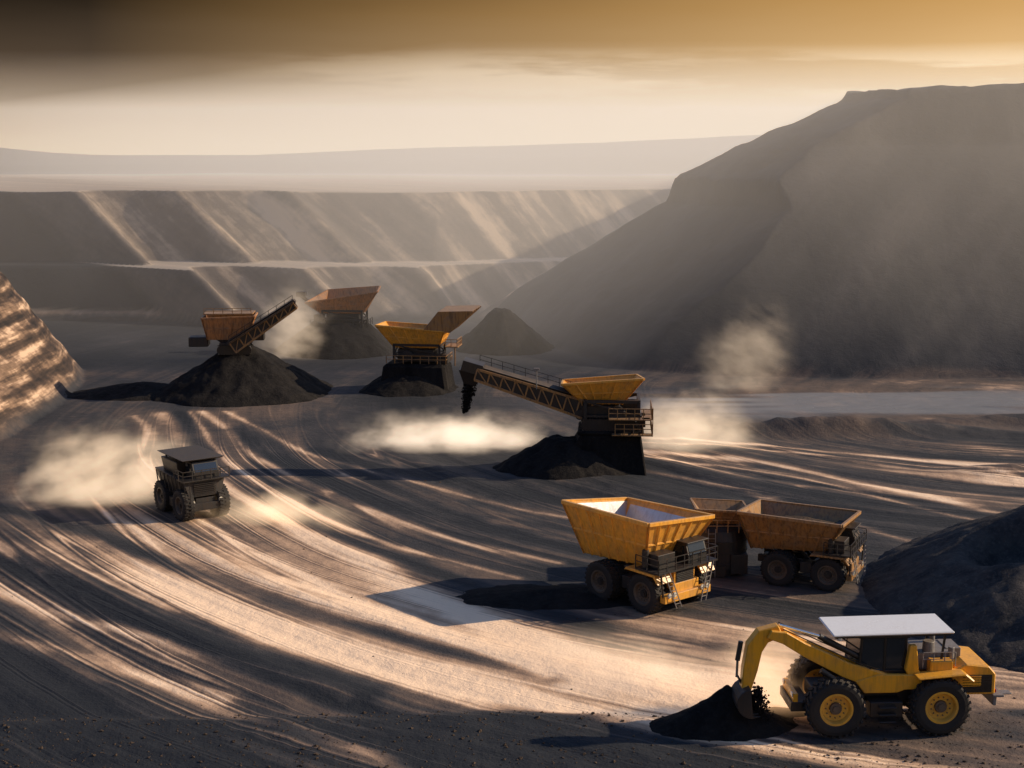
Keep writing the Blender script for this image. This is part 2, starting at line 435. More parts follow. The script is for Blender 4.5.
ecol=nt.ramp(nt.m('ADD',nt.m('MULTIPLY',st,.72),nt.m('MULTIPLY',hn2,.28)),[(.40,(.02,.016,.014)),(.49,(.07,.046,.033)),(.56,(.24,.155,.10)),(.62,(.66,.46,.31))])
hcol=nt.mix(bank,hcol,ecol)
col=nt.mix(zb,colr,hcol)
wa=nt.n('ShaderNodeAttribute',attribute_name='wet').outputs['Fac']
col=nt.mix(nt.m('MULTIPLY',wa,.85),col,(.26,.27,.285))
rough=nt.m('SUBTRACT',.85,nt.m('MULTIPLY',wa,.60))
bh=nt.m('ADD',nt.m('ADD',nt.m('MULTIPLY',fn,.6),nt.m('MULTIPLY',f2,.15)),nt.m('MULTIPLY',nt.m('ADD',nt.m('ADD',nt.m('MULTIPLY',sB,.9),nt.m('MULTIPLY',sC,.22)),nt.m('MULTIPLY',lns,.3)),amp))
bh=nt.m('MULTIPLY',bh,nt.m('SUBTRACT',1.0,nt.m('MULTIPLY',wa,.9)))
finish(nt,col,rough,bh,.6,.4,0,.3)
me.materials.append(m)

# ---------------------------------------------------------------- spoil piles
def pile(name,x,y,rad,h,mat,label,cat='pile',stretch=(1,1),seed=0,flat=0.0,n=90,sink=.3,p=1.0,hollow=None,rough=1.0):
    base=GZ(x,y)-sink
    us=np.linspace(-1.12,1.12,n); U,V=np.meshgrid(us,us)
    wx=x+U*rad*stretch[0]; wy=y+V*rad*stretch[1]
    rr=np.sqrt(U*U+V*V); an=np.arctan2(V,U)
    rr=rr*(1+.20*rough*fbm(np.cos(an)*2+seed,np.sin(an)*2,3,seed))
    prof=np.clip(1-rr,0,1)
    if flat: prof=np.minimum(prof,1-flat)/(1-flat)
    z=h*prof**p*(1+.16*rough*fbm(U*4,V*4,4,seed+1))+.6*rough*fbm(wx*.8,wy*.8,4,seed+2)*(prof>0)*min(1,h/4)
    if hollow:
        for (hu,hv_,hr,hd) in hollow:
            z=z-hd*np.exp(-(((U-hu)**2+(V-hv_)**2)/hr**2)**1.6)
    tz=terrain(wx,wy)[0]
    Zp=np.where(rr<1,np.maximum(np.maximum(tz,base)+z-.12,tz-.1),tz-.6)
    bm=bmesh.new()
    vs=[[bm.verts.new((U[a,b]*rad*stretch[0],V[a,b]*rad*stretch[1],Zp[a,b]-base)) for b in range(n)] for a in range(n)]
    for a in range(n-1):
        for b in range(n-1):
            if min(rr[a,b],rr[a+1,b],rr[a,b+1],rr[a+1,b+1])<1.02:
                bm.faces.new((vs[a][b],vs[a][b+1],vs[a+1][b+1],vs[a+1][b]))
    loose=[v for v in bm.verts if not v.link_faces]
    bmesh.ops.delete(bm,geom=loose,context='VERTS')
    me=bpy.data.meshes.new(name); bm.to_mesh(me); bm.free(); me.materials.append(mat)
    for p_ in me.polygons: p_.use_smooth=True
    o=link(bpy.data.objects.new(name,me),None); o.location=(x,y,base)
    tag(o,label,cat,group='ore and spoil piles')
    return o
pile('ore_pile',-33.6,174,11,6.0,M_coal,'dark conical ore pile carrying a rusty conveyor machine',seed=1,flat=.12)
pile('ore_pile',-46,173,8,1.8,M_coal,'low dark ore heap beside the conical pile',seed=2,stretch=(1.3,.7))
pile('ore_pile',-26.0,212,9.5,4.6,M_coal,'dark ore mound under an orange hopper',seed=3,flat=.4)
pile('ore_pile',-1.5,214,8,6.2,M_coal,'dark rounded ore mound standing alone on the pit floor',seed=4,flat=.15)
pile('ore_pile',-13,176.5,6.5,2.6,M_coal,'low dark ore mound around an ochre hopper',seed=15,flat=.3)
pile('ore_pile',5.4,131.0,6.3,2.9,M_coal,'dark ore mound beside the conveyor crusher base',seed=5,flat=.3,stretch=(1.1,.8),rough=1.4)
pile('spoil_or_shadow_pile',41.5,91,17.8,8.4,M_bluish,'large slate-brown spoil pile with hollowed ridge top',seed=6,flat=.1,n=140,hollow=[(-.40,.02,.18,3.4),(-.26,-.40,.2,2.6)],rough=.8)
pile('spoil_or_shadow_pile',3.0,92.3,5.2,.7,M_coal,'low black heap added to darken the shadow of the haul truck',seed=8,stretch=(1.5,.7),rough=1.4)  # near-black heap added in place of the truck's cast shadow
pile('spoil_or_shadow_pile',14,71.5,2.2,.5,M_coal,'thin dark spill of soil by the loader',seed=12,stretch=(1.8,.6),n=60)

# ---------------------------------------------------------------- haul truck
def haul_truck(loc,yaw,s,label,tray_mat,flare=1.0,paintm=None,name='haul_truck',tray_h=3.5,liner=False,rx=-2.2,skew=(0,0,0,0)):
    x,y=loc; pm=paintm or tray_mat
    e=empty(name,(x,y,GZ(x,y)-.05),yaw,s)
    tag(e,label,'truck',group='haul trucks working in the pit')
    def ch(bm):
        for sy in (-1,1):
            bx(bm,(-.2,sy*.95,1.75),(7.2,.35,.6))
        for xx in (-3.4,-1.2,1,3.1): bx(bm,(xx,0,1.7),(.35,1.9,.4))
        cyl(bm,(rx,-2.7,1.4),(rx,2.7,1.4),.32); cyl(bm,(2.5,-2.2,1.4),(2.5,2.2,1.4),.25)
        bx(bm,(rx,0,1.4),(1.1,1.3,1.0)); bx(bm,(.6,-1.75,1.7),(1.0,.9,.9)); cyl(bm,(-.2,1.7,1.7),(1.1,1.7,1.7),.5)
        for sy in (-1,1): beam(bm,(.6,sy*.5,1.8),(-.8,sy*.5,3.2),.24)
    part('chassis',e,M_dark,ch)
    for yy in (-2.55,-1.65,1.65,2.55): wheel(e,(rx,yy,1.42),1.45,RD,.85)
    for yy in (-2.2,2.2): wheel(e,(2.5,yy,1.42),1.45,RD,.95)
    def hood(bm):
        bx(bm,(2.9,0,2.5),(2.3,2.1,1.5)); bx(bm,(4.2,0,1.35),(.5,4.6,.55)); bx(bm,(4.05,0,1.9),(.3,2.6,.7))
        for sy in (-1,1):
            prism(bm,[(1.0,2.9),(1.2,3.15),(3.9,3.15),(4.3,2.5),(4.2,2.5),(3.8,2.95),(1.3,2.95)],sy*2.2-.7,sy*2.2+.7)
    part('engine_hood',e,pm,hood)
    def gr(bm):
        bx(bm,(4.07,0,2.6),(.06,1.7,1.1))
        for k in range(9): bx(bm,(4.12,0,2.12+k*.12),(.06,1.7,.04))
    part('radiator_grille',e,M_black,gr,0)
    def dk(bm):
        bx(bm,(3.3,0,3.28),(2.3,5.9,.12))
        rail(bm,[(2.2,-2.95,3.3),(4.4,-2.95,3.3),(4.4,2.95,3.3),(2.2,2.95,3.3)],.95,.06,.8)
        for sy in (-1,1): beam(bm,(4.3,sy*2.6,3.2),(4.25,sy*2.3,1.5),.1)
    part('deck',e,M_dark,dk,0)
    for sy in (-1,1):
        part('ladder',e,M_grey,lambda bm,sy=sy:ladder(bm,(4.75,sy*1.2,.7),(4.5,sy*2.2,3.3),(0,1,0)),0)
    def cab(bm): 
        prism(bm,[(2.4,3.35),(2.4,4.75),(3.7,4.75),(4.0,3.9),(4.0,3.35)],.4,2.3)
        bx(bm,(3.1,1.35,4.8),(1.9,2.2,.1))
    c=part('cab',e,M_dark,cab)
    def win(bm):
        hull8(bm,[(4.02,.55,3.95),(4.02,2.15,3.95),(3.98,2.15,3.95),(3.98,.55,3.95)],[(3.76,.55,4.65),(3.76,2.15,4.65),(3.70,2.15,4.65),(3.70,.55,4.65)])
    part('window',c,M_glass,win,0)
    for yy in (.385,2.315): part('window',c,M_glass,lambda bm,yy=yy:bx(bm,(3.1,yy,4.25),(1.0,.03,.6)),0)
    def box2(bm): bx(bm,(3.1,-1.5,3.85),(1.3,1.7,1.0)); cyl(bm,(2.7,-2.5,3.3),(2.7,-2.5,4.6),.25)
    part('air_filter_box',e,M_dark,box2)
    for yy in (-1.9,-1.4,1.4,1.9):
        part('headlight',e,M_lamp,lambda bm,yy=yy:cyl(bm,(4.42,yy,1.62-.0),(4.52,yy,1.62),.17,.19,14),0)
    w=3.45*flare; h=3.1+tray_h
    b=[(-4.1,-1.9,2.75),(2.1,-1.9,3.2),(2.1,1.9,3.2),(-4.1,1.9,2.75)]
    t=[(-5.0,-w,h+.15+skew[0]),(3.7,-w,h-.2+skew[1]),(3.7,w,h-.2+skew[2]),(-5.0,w,h+.15+skew[3])]
    d=part('dump_body',e,tray_mat,lambda bm:(shell(bm,b,t,.14,.2),ribs(bm,b,t,(7,6,7,6),.19,.26)),.02)
    bb=[Vector(p) for p in b]; tt=[Vector(p) for p in t]
    if liner:
        def ln(bm):
            B=[Vector(p)+Vector((0,0,.22)) for p in b]; T=list(tt); cb=sum(B,Vector())/4; ct=sum(T,Vector())/4
            B=[cb+(p-cb)*.93 for p in B]; T=[ct+(p-ct)*.945-Vector((0,0,.12)) for p in T]
            vb=[bm.verts.new(p) for p in B]; vt=[bm.verts.new(p) for p in T]
            bm.faces.new(vb)
            for i in range(4): bm.faces.new((vb[i],vb[(i+1)%4],vt[(i+1)%4],vt[i]))
        part('tray_liner',d,M_steel,ln,0)
    def load(bm):
        n=24; f=.25 if liner else .6
        cs=[bb[k].lerp(tt[k],f) for k in range(4)]
        cen=sum(cs,Vector())/4
        cs=[cen+(c-cen)*.93 for c in cs]
        g=[]
        for a in range(n):
            row=[]
            for c_ in range(n):
                u=a/(n-1);v_=c_/(n-1)
                p=cs[0].lerp(cs[1],u).lerp(cs[3].lerp(cs[2],u),v_)
                p=p+Vector((0,0,.7*math.sin(u*math.pi)*math.sin(v_*math.pi)+random.uniform(-.06,.06)))
                row.append(bm.verts.new(p))
            g.append(row)
        for a in range(n-1):
            for c_ in range(n-1): bm.faces.new((g[a][c_],g[a+1][c_],g[a+1][c_+1],g[a][c_+1]))
    part('ore_load',d,M_earth,load,0,True)
    return e
haul_truck((8.9,92.4),-50,.95,'ochre haul truck with deep flared ribbed dump body',M_gold,flare=.95,tray_h=3.0,liner=True,rx=-1.5,skew=(.4,.8,.3,-.45))
haul_truck((20.8,96.4),-26,.84,'rusty brown haul truck parked with loaded dump body',M_brown,.98,tray_h=2.5,rx=-1.6,skew=(.3,.5,.1,-.2))

# compact roofed truck driving through dust
def roofed_truck(loc,yaw,s,label):
    x,y=loc
    e=empty('haul_truck',(x,y,GZ(x,y)-.05),yaw,s); tag(e,label,'truck',group='haul trucks working in the pit')
    for xx in (-2.3,2.2):
        for yy in (-1.75,1.75): wheel(e,(xx,yy,1.5),1.52,RD,1.1)
    part('chassis',e,M_dark,lambda bm:(bx(bm,(0,0,1.7),(6.4,1.9,.9)),cyl(bm,(-2.3,-1.7,1.5),(-2.3,1.7,1.5),.3),cyl(bm,(2.2,-1.7,1.5),(2.2,1.7,1.5),.3),bx(bm,(3.3,0,1.4),(.4,3.6,.7)),bx(bm,(0,-1.5,1.4),(1.3,1,.9)),bx(bm,(0,1.5,1.4),(1.3,1,.9))))
    b=part('body_housing',e,M_dark,lambda bm:(hull8(bm,[(-3.3,-1.6,2.3),(3.2,-1.6,2.3),(3.2,1.6,2.3),(-3.3,1.6,2.3)],[(-3.7,-2.1,4.1),(3.0,-2.1,3.9),(3.0,2.1,3.9),(-3.7,2.1,4.1)]),
        hull8(bm,[(-2.6,-1.6,4.0),(.8,-1.6,4.0),(.8,1.6,4.0),(-2.6,1.6,4.0)],[(-2.8,-1.8,5.3),(1.0,-1.8,5.3),(1.0,1.8,5.3),(-2.8,1.8,5.3)]),
        [beam(bm,(-3.0+k*.9,-2.0,2.3),(-3.2+k*.9,-2.15,4),.14) for k in range(7)]),.06)
    part('radiator_grille',e,M_black,lambda bm:[bx(bm,(3.2,0,2.5+k*.17),(.1,2.2,.07)) for k in range(7)],0)
    c=part('cab',e,M_dark,lambda bm:(prism(bm,[(1.1,3.9),(1.1,5.5),(2.5,5.5),(2.9,4.6),(2.9,3.9)],-1.0,1.6)),.05)
    part('window',c,M_glass,lambda bm:hull8(bm,[(2.92,-.8,4.6),(2.92,1.4,4.6),(2.88,1.4,4.6),(2.88,-.8,4.6)],[(2.6,-.8,5.3),(2.6,1.4,5.3),(2.55,1.4,5.3),(2.55,-.8,5.3)]),0)
    part('window',c,M_glass,lambda bm:bx(bm,(1.8,-1.02,4.9),(1.1,.03,.8)),0)
    part('canopy_roof',e,M_canopy,lambda bm:(hull8(bm,[(-2.8,-1.9,5.7),(2.9,-1.9,5.7),(2.9,1.9,5.7),(-2.8,1.9,5.7)],[(-3.0,-2.1,5.85),(3.1,-2.1,5.85),(3.1,2.1,5.85),(-3.0,2.1,5.85)]),
        [beam(bm,(xx,yy,5.2),(xx,yy,5.75),.15) for xx in (-2.4,0,2.4) for yy in (-1.4,1.4)]),.03)
    part('railing',e,M_dark,lambda bm:(bx(bm,(2.8,0,3.95),(1.6,4.6,.1)),rail(bm,[(1.5,-2.3,4.0),(3.6,-2.3,4.0),(3.6,2.3,4.0)],.9,.07,.8)),0)
    for yy in (-1.4,1.4): part('headlight',e,M_lamp,lambda bm,yy=yy:cyl(bm,(3.45,yy,1.9),(3.56,yy,1.9),.2,.22,14),0)
    part('ladder',e,M_dark,lambda bm:ladder(bm,(3.75,-1.9,.8),(3.7,-2.0,3.9),(0,1,0)),0)
roofed_truck((-26.8,114.6),-54,.88,'dark roofed haul truck driving through tan dust')

# ---------------------------------------------------------------- feeder tank between trucks
e=empty('feeder_tank',(15.0,98.8,GZ(15.0,98.8)-.05)); tag(e,'dark rounded feeder tank with rusty flared hopper top','tank')
def tb(bm):
    pr=[(.3,.1),(1.9,.1),(2.0,.6),(2.0,2.6),(1.8,3.3),(1.3,3.7),(.3,3.8)]
    rings=[[bm.verts.new((r_*math.cos(2*math.pi*k/36),r_*math.sin(2*math.pi*k/36),z_)) for k in range(36)] for r_,z_ in pr]
    for a_,b_ in zip(rings[:-1],rings[1:]):
        for k in range(36): bm.faces.new((a_[k],a_[(k+1)%36],b_[(k+1)%36],b_[k]))
    for z_ in (.9,1.7,2.5): cyl(bm,(0,0,z_),(0,0,z_+.12),2.06,2.06,36)
    bx(bm,(1.2,-1.6,1.0),(1.2,.8,1.4)); bx(bm,(-.6,-1.9,.5),(1.6,.5,.8))
part('tank_body',e,M_dark,tb,0)
fb=[(-1.1,-1.0,3.7),(1.1,-1.0,3.7),(1.1,1.0,3.7),(-1.1,1.0,3.7)]; ft=[(-1.9,-1.6,4.9),(1.9,-1.6,4.7),(1.9,1.6,4.7),(-1.9,1.6,4.9)]
part('hopper',e,M_brown,lambda bm:(shell(bm,fb,ft,.1,.15),ribs(bm,fb,ft,(4,3,4,3),.1,.15)),.01)
part('railing',e,M_brown,lambda bm:rail(bm,[(-2.0,-1.9,3.3),(1.9,-1.9,3.3),(2.1,1.0,3.3)],.9,.06,.7),0)
part('pipe',e,M_dark,lambda bm:(cyl(bm,(-2.2,-.6,0),(-2.2,-.6,4.2),.14),cyl(bm,(-2.2,-.6,4.2),(-.8,-.6,4.2),.14)),0)
part('ladder',e,M_grey,lambda bm:ladder(bm,(-.8,-2.2,.1),(-.8,-2.0,3.6),(1,0,0)),0)

# ---------------------------------------------------------------- conveyor helper
def conveyor(e,a,b,w=1.5,dep=1.1,mat=M_brown,walk=True,solid=True,cas=None):
    a=Vector(a);b=Vector(b); d=(b-a).normalized(); up=Vector((0,0,1)); side=d.cross(up).normalized(); nu=side.cross(d).normalized()
    n=max(4,int((b-a).length/1.2))
    def truss(bm):
        for s in (-1,1):
            o=side*s*w/2
            beam(bm,a+o,b+o,.22); beam(bm,a+o-nu*dep,b+o-nu*dep*.6,.22)
            for k in range(n+1):
                p=a.lerp(b,k/n)+o; q=a.lerp(b,k/n)+o-nu*dep*(1-.4*k/n)
                beam(bm,p,q,.14)
                if k<n:
                    q2=a.lerp(b,(k+1)/n)+o
                    beam(bm,q,q2,.1)
        for k in range(n+1):
            p=a.lerp(b,k/n)-nu*dep*(1-.4*k/n); beam(bm,p+side*w/2,p-side*w/2,.12)
    c=part('conveyor_boom',e,mat,truss,0)
    if solid:
        def enc(bm):
            hull8(bm,[a-nu*dep+side*w*.46,a-nu*dep-side*w*.46,b-nu*dep*.6-side*w*.46,b-nu*dep*.6+side*w*.46],
                  [a-nu*.12+side*w*.46,a-nu*.12-side*w*.46,b-nu*.12-side*w*.46,b-nu*.12+side*w*.46])
        part('boom_casing',c,cas or M_dark,enc,0)
    def belt(bm):
        pts=[]
        for s,hh in ((-.5,.28),(-.25,.1),(.25,.1),(.5,.28)):
            pts.append(side*s*w*.92+nu*hh)
        lo=[p-nu*.07 for p in pts]
        ring0=[bm.verts.new(a+p) for p in pts+lo[::-1]]; ring1=[bm.verts.new(b+p) for p in pts+lo[::-1]]
        m_=len(ring0)
        for k in range(m_): bm.faces.new((ring0[k],ring0[(k+1)%m_],ring1[(k+1)%m_],ring1[k]))
        bm.faces.new(ring0[::-1]); bm.faces.new(ring1)
        for p in (a,b): cyl(bm,p-side*w*.48,p+side*w*.48,.32,.32,16)
    part('belt',c,M_belt,belt,0)
    if walk:
        o=side*(w/2+.4)
        def wk(bm):
            beam(bm,a+o,b+o,.7,.06)
            rail(bm,[a+o+side*.3,b+o+side*.3],.95,.055,1.1)
        part('walkway',c,M_dark,wk,0)
    return c
def hopper(e,b,t,mat,n=(5,4,5,4),name='hopper',th=.12):
    return part(name,e,mat,lambda bm:(shell(bm,b,t,th,.2),ribs(bm,b,t,n,.15,.22)),.02)
def frame(e,x0,x1,y0,y1,z0,z1,mat=M_dark,w=.28):
    def f(bm):
        P=[(x0,y0),(x1,y0),(x1,y1),(x0,y1)]
        for i in range(4):
            p=P[i];q=P[(i+1)%4]
            beam(bm,(p[0],p[1],z0),(p[0],p[1],z1),w)
            beam(bm,(p[0],p[1],z1),(q[0],q[1],z1),w); beam(bm,(p[0],p[1],z0+(z1-z0)*.5),(q[0],q[1],z0+(z1-z0)*.5),w*.6)
            beam(bm,(p[0],p[1],z0),(q[0],q[1],z0+(z1-z0)*.5),w*.5)
            beam(bm,(p[0],p[1],z1),(q[0],q[1],z0+(z1-z0)*.5),w*.5)
    return part('support_frame',e,mat,f,0)
def tracks(e,cx,y,L,z=0,w=.7,h=1.1):
    def f(bm):
        n=16; pts=[]
        for k in range(n+1):
            a=math.pi/2+math.pi*k/n; pts.append((cx-L/2+h/2*math.cos(a)+h/2,z+h/2+h/2*math.sin(a)))
        for k in range(n+1):
            a=-math.pi/2+math.pi*k/n; pts.append((cx+L/2-h/2+h/2*math.cos(a),z+h/2+h/2*math.sin(a)))
        prism(bm,pts,y-w/2,y+w/2)
        k=cx-L/2+.2
        while k<cx+L/2-.1:
            bx(bm,(k,y,z+h+.02),(.16,w+.1,.1)); bx(bm,(k,y,z+.0),(.16,w+.1,.1)); k+=.32
    return part('crawler_track',e,M_black,f,0)
def lumps(e,p0,p1,n,spread0,spread1,name='falling_ore',sz=1.0):
    rng=random.Random(3); p0=Vector(p0); p1=Vector(p1)
    verts=[];faces=[]
    for k in range(n):
        t=rng.random()**.8
        c=p0.lerp(p1,t)+Vector((rng.gauss(0,1),rng.gauss(0,1),rng.gauss(0,.6)))*(spread0+(spread1-spread0)*t)
        s=rng.uniform(.05,.18)*(1.2-.5*t)*sz; base=len(verts)
        for v in ((1,0,0),(-1,0,0),(0,1,0),(0,-1,0),(0,0,1),(0,0,-1)): verts.append(c+Vector(v)*s*rng.uniform(.6,1.3))
        for f in ((0,2,4),(2,1,4),(1,3,4),(3,0,4),(2,0,5),(1,2,5),(3,1,5),(0,3,5)): faces.append([base+i for i in f])
    me=bpy.data.meshes.new(name); me.from_pydata(verts,[],faces); me.materials.append(M_coal)
    o=link(bpy.data.objects.new(name,me),e); o['kind']='stuff'; return o

# central conveyor crusher
zb=GZ(7,133)+3.2
e=empty('conveyor_crusher',(7.4,131.5,zb),-4); tag(e,'ochre conveyor crusher with long boom on dark mound','mining machine',group='crushing machines in the pit')
part('base_block',e,M_coal,lambda bm:(hull8(bm,[(-3.2,-3.0,-3.6),(5.4,-3.0,-3.6),(5.4,3.0,-3.6),(-3.2,3.0,-3.6)],[(-.8,-2.6,.3),(4.8,-2.6,.3),(4.8,2.6,.3),(-.8,2.6,.3)]),bx(bm,(2,0,.45),(6.2,5.4,.35))),.12)
tracks(e,1.8,-1.9,5.2,.6); tracks(e,1.8,1.9,5.2,.6)
def mach(bm):
    bx(bm,(1.0,0,2.1),(3.6,3.0,1.5)); bx(bm,(3.7,.3,2.2),(1.7,2.4,1.7)); cyl(bm,(2.6,-1.6,2.2),(2.6,-1.9,2.2),.75,.75,24)
    cyl(bm,(-.9,-1.5,2.0),(-.9,1.5,2.0),.5); bx(bm,(4.9,-.5,1.4),(.7,1.6,1.1)); beam(bm,(-.8,0,1.6),(-3.6,0,2.8),.4,.5)
part('crusher_housing',e,M_dark,mach)
frame(e,-.4,4.6,-2.1,2.1,.6,3.4)
hopper(e,[(-.6,-1.2,3.0),(3.0,-1.2,3.0),(3.0,1.2,3.0),(-.6,1.2,3.0)],[(-2.6,-2.4,5.0),(5.0,-2.4,5.6),(4.4,2.0,5.3),(-2.6,2.0,4.7)],M_gold,(6,4,6,4))
part('platform',e,M_brown,lambda bm:(bx(bm,(3.7,-2.75,1.9),(3.8,1.1,.1)),bx(bm,(5.35,-.5,1.9),(.9,5.0,.1)),rail(bm,[(1.8,-3.3,1.95),(5.8,-3.3,1.95),(5.8,2.0,1.95)],1.0,.07,.8),
   rail(bm,[(2.4,-3.3,.5),(5.8,-3.3,.5),(5.8,2.0,.5)],1.0,.07,.8), bx(bm,(4.0,-2.9,.45),(3.8,1.0,.1)),ladder(bm,(5.9,-2.5,.4),(5.9,-2.5,2.9),(0,1,0))),0)
conveyor(e,(.3,-.3,3.1),(-10.6,-.3,6.2),2.2,1.7,M_brown,cas=M_dark)
part('discharge_chute',e,M_black,lambda bm:(hull8(bm,[(-12.0,-.6,4.7),(-10.9,-.6,4.4),(-10.9,.6,4.4),(-12.0,.6,4.7)],[(-12.4,-1.1,6.1),(-10.0,-1.1,5.7),(-10.0,1.1,5.7),(-12.4,1.1,6.1)]),bx(bm,(-11.1,-.2,6.3),(2.0,2.4,1.0),(0,16,0))),.03)
lumps(e,(-11.4,0,4.8),(-11.9,0,1.9),1500,.30,.12,sz=.8)
part('lamp_mast',e,M_grey,lambda bm:(cyl(bm,(-5,-1.5,4.4),(-5,-1.5,6.3),.05),bx(bm,(-5,-1.5,6.3),(.5,.3,.2))),0)

# left conveyor machine on cone pile
zb=GZ(-33.6,174)+5.0
e=empty('conveyor_stacker',(-34.2,173.5,zb),5); tag(e,'rusty box-bodied stacker with conveyor raised on dark pile','mining machine',group='crushing machines in the pit')
tracks(e,-.2,-1.5,4.2,.1); tracks(e,-.2,1.5,4.2,.1)
part('base_block',e,M_dark,lambda bm:(bx(bm,(-.2,0,1.2),(3.6,3.2,.7)),hull8(bm,[(-1.6,-1.2,1.3),(1.8,-1.2,1.3),(1.8,1.2,1.3),(-1.6,1.2,1.3)],[(-3.0,-1.5,2.4),(2.6,-1.5,2.4),(2.6,1.5,2.4),(-3.0,1.5,2.4)])),.05)
hopper(e,[(-3.4,-1.4,1.9),(1.2,-1.4,1.9),(1.2,1.4,1.9),(-3.4,1.4,1.9)],[(-4.0,-2,4.6),(2.4,-2,4.8),(2.4,2,4.8),(-4.0,2,4.6)],M_orange)
part('top_platform',e,M_brown,lambda bm:(bx(bm,(-.8,0,5.1),(6.0,3.6,.14)),rail(bm,[(-3.7,-1.7,5.1),(2,-1.7,5.1)],.7,.07,1)),0)
conveyor(e,(-.6,-2.3,1.7),(7.2,-2.3,6.6),1.5,1.4,M_brown,True,cas=M_dark)
part('operator_cab',e,M_dark,lambda bm:bx(bm,(2.8,-.4,2.6),(1.3,1.8,1.7)),.05)
part('counterweight',e,M_dark,lambda bm:bx(bm,(-4.6,0,1.6),(2.4,2.2,1.2)),.1)

# orange hopper far
zb=GZ(-26,214)+.3
e=empty('feed_hopper',(-25.5,211,zb),-6); tag(e,'orange steel feed hopper raised over a dark mound','mining machine',group='crushing machines in the pit')
part('base_block',e,M_coal,lambda bm:hull8(bm,[(-4.6,-2.6,-.6),(4.2,-2.6,-.6),(4.2,2.6,-.6),(-4.6,2.6,-.6)],[(-3.2,-2,3.6),(3.2,-2,3.6),(3.2,2,3.6),(-3.2,2,3.6)]),.1)
frame(e,-2.7,3.3,-1.9,1.9,3.4,6.0)
part('crusher_housing',e,M_dark,lambda bm:(bx(bm,(.3,0,4.6),(5.0,3.0,2.0)),bx(bm,(-3.5,-.5,4.6),(1.3,2,1.5)),beam(bm,(-3,0,5.4),(-6.4,0,8.2),.7,.6),bx(bm,(-6.3,0,8.3),(1.4,1.2,.8))),.05)
hopper(e,[(-3.0,-1.6,5.6),(3.2,-1.6,5.6),(3.2,1.6,5.6),(-3.0,1.6,5.6)],[(-5.2,-2.4,7.2),(5.9,-2.8,9.0),(5.2,2.8,9.3),(-2.8,2.4,8.7)],M_orange)
part('railing',e,M_dark,lambda bm:rail(bm,[(-4.4,-2.4,3.7),(4.2,-2.4,3.7),(4.2,1.5,3.7)],1.0,.08,1),0)

# middle hopper with raised side panel
zb=GZ(-11.7,176)
e=empty('feed_hopper',(-11.9,176.5,zb),-8); tag(e,'ochre feed hopper with raised side panel on dark block','mining machine',group='crushing machines in the pit')
part('base_block',e,M_coal,lambda bm:(hull8(bm,[(-4.6,-2.9,-.6),(4.4,-2.9,-.6),(4.4,2.9,-.6),(-4.6,2.9,-.6)],[(-4.0,-2.5,3.4),(3.8,-2.5,3.4),(3.8,2.5,3.4),(-4.0,2.5,3.4)])),.35)
frame(e,-2.7,3.1,-1.8,1.8,3.4,5.8)
part('crusher_housing',e,M_dark,lambda bm:(bx(bm,(0,0,4.4),(4.6,2.8,1.6)),bx(bm,(3.4,-.4,4.0),(1.3,2,1.1)),cyl(bm,(-1,-1.5,4.4),(-1,-1.9,4.4),.7,.7,20)),.05)
hopper(e,[(-2.7,-1.5,5.4),(2.9,-1.5,5.4),(2.9,1.5,5.4),(-2.7,1.5,5.4)],[(-4.8,-2.8,8.3),(3.9,-2.8,7.7),(3.9,2.8,7.6),(-4.8,2.8,8.1)],M_gold)
part('side_panel',e,M_brown,lambda bm:(hull8(bm,[(1.2,-2.9,7.75),(4.6,-2.9,7.55),(4.6,2.7,7.65),(1.2,2.7,7.9)],[(3.2,-3.1,10.2),(7.6,-3.1,10.35),(7.6,2.9,10.45),(3.2,2.9,10.3)]),
   [beam(bm,(4.6,-3.0+k*1.45,7.6),(7.65,-3.1+k*1.5,10.3),.14) for k in range(5)]),.03)
part('railing',e,M_brown,lambda bm:(rail(bm,[(-3.6,-2.3,3.5),(4.0,-2.3,3.5),(4.0,2,3.5)],1.0,.08,1),bx(bm,(4.6,0,5.6),(1.6,3.2,.12)),rail(bm,[(3.8,-1.6,5.65),(5.3,-1.6,5.65),(5.3,1.6,5.65)],.9,.07,.7),beam(bm,(5.0,-1.4,3.2),(5.0,-1.4,5.6),.14)),0)

# ---------------------------------------------------------------- foreground excavator
zb=GZ(19,70)
e=empty('wheeled_excavator',(19.1,70.2,zb+.02),3); tag(e,'yellow wheeled excavator with white roof digging dark soil','excavator')
for xx in (-2.7,2.75):
    for yy in (-1.75,1.75): wheel(e,(xx,yy,1.5),1.52,RY,1.0)
def ch(bm):
    bx(bm,(0,0,1.75),(7.2,1.7,.75)); 
    for xx in (-2.7,2.75): cyl(bm,(xx,-1.6,1.5),(xx,1.6,1.5),.3); 
    bx(bm,(0,-1.35,1.3),(1.7,.9,.8)); bx(bm,(0,1.35,1.3),(1.7,.9,.8))
    bx(bm,(-4.3,0,1.3),(1.0,2.4,.5)); bx(bm,(0,0,2.35),(2.6,2.2,.7))
    for k in range(3): bx(bm,(-.0,-1.95,.75+k*.38),(.9,.35,.06))
part('chassis',e,M_dark,ch)
part('body_frame',e,M_yellow,lambda bm:(prism(bm,[(-1.1,2.1),(-1.6,2.75),(-.4,3.1),(5.0,2.95),(5.0,2.35),(1.0,2.25),(.6,2.1)],-1.55,-1.3),
    prism(bm,[(-1.1,2.1),(-1.6,2.75),(-.4,3.1),(5.0,2.95),(5.0,2.35),(1.0,2.25),(.6,2.1)],1.3,1.55),
    prism(bm,[(1.2,2.9),(1.0,3.3),(1.2,4.6),(1.55,4.6),(1.7,3.3),(1.9,2.9)],-1.5,-1.2),
    bx(bm,(-4.55,0,1.75),(.25,2.3,.5))),.04)
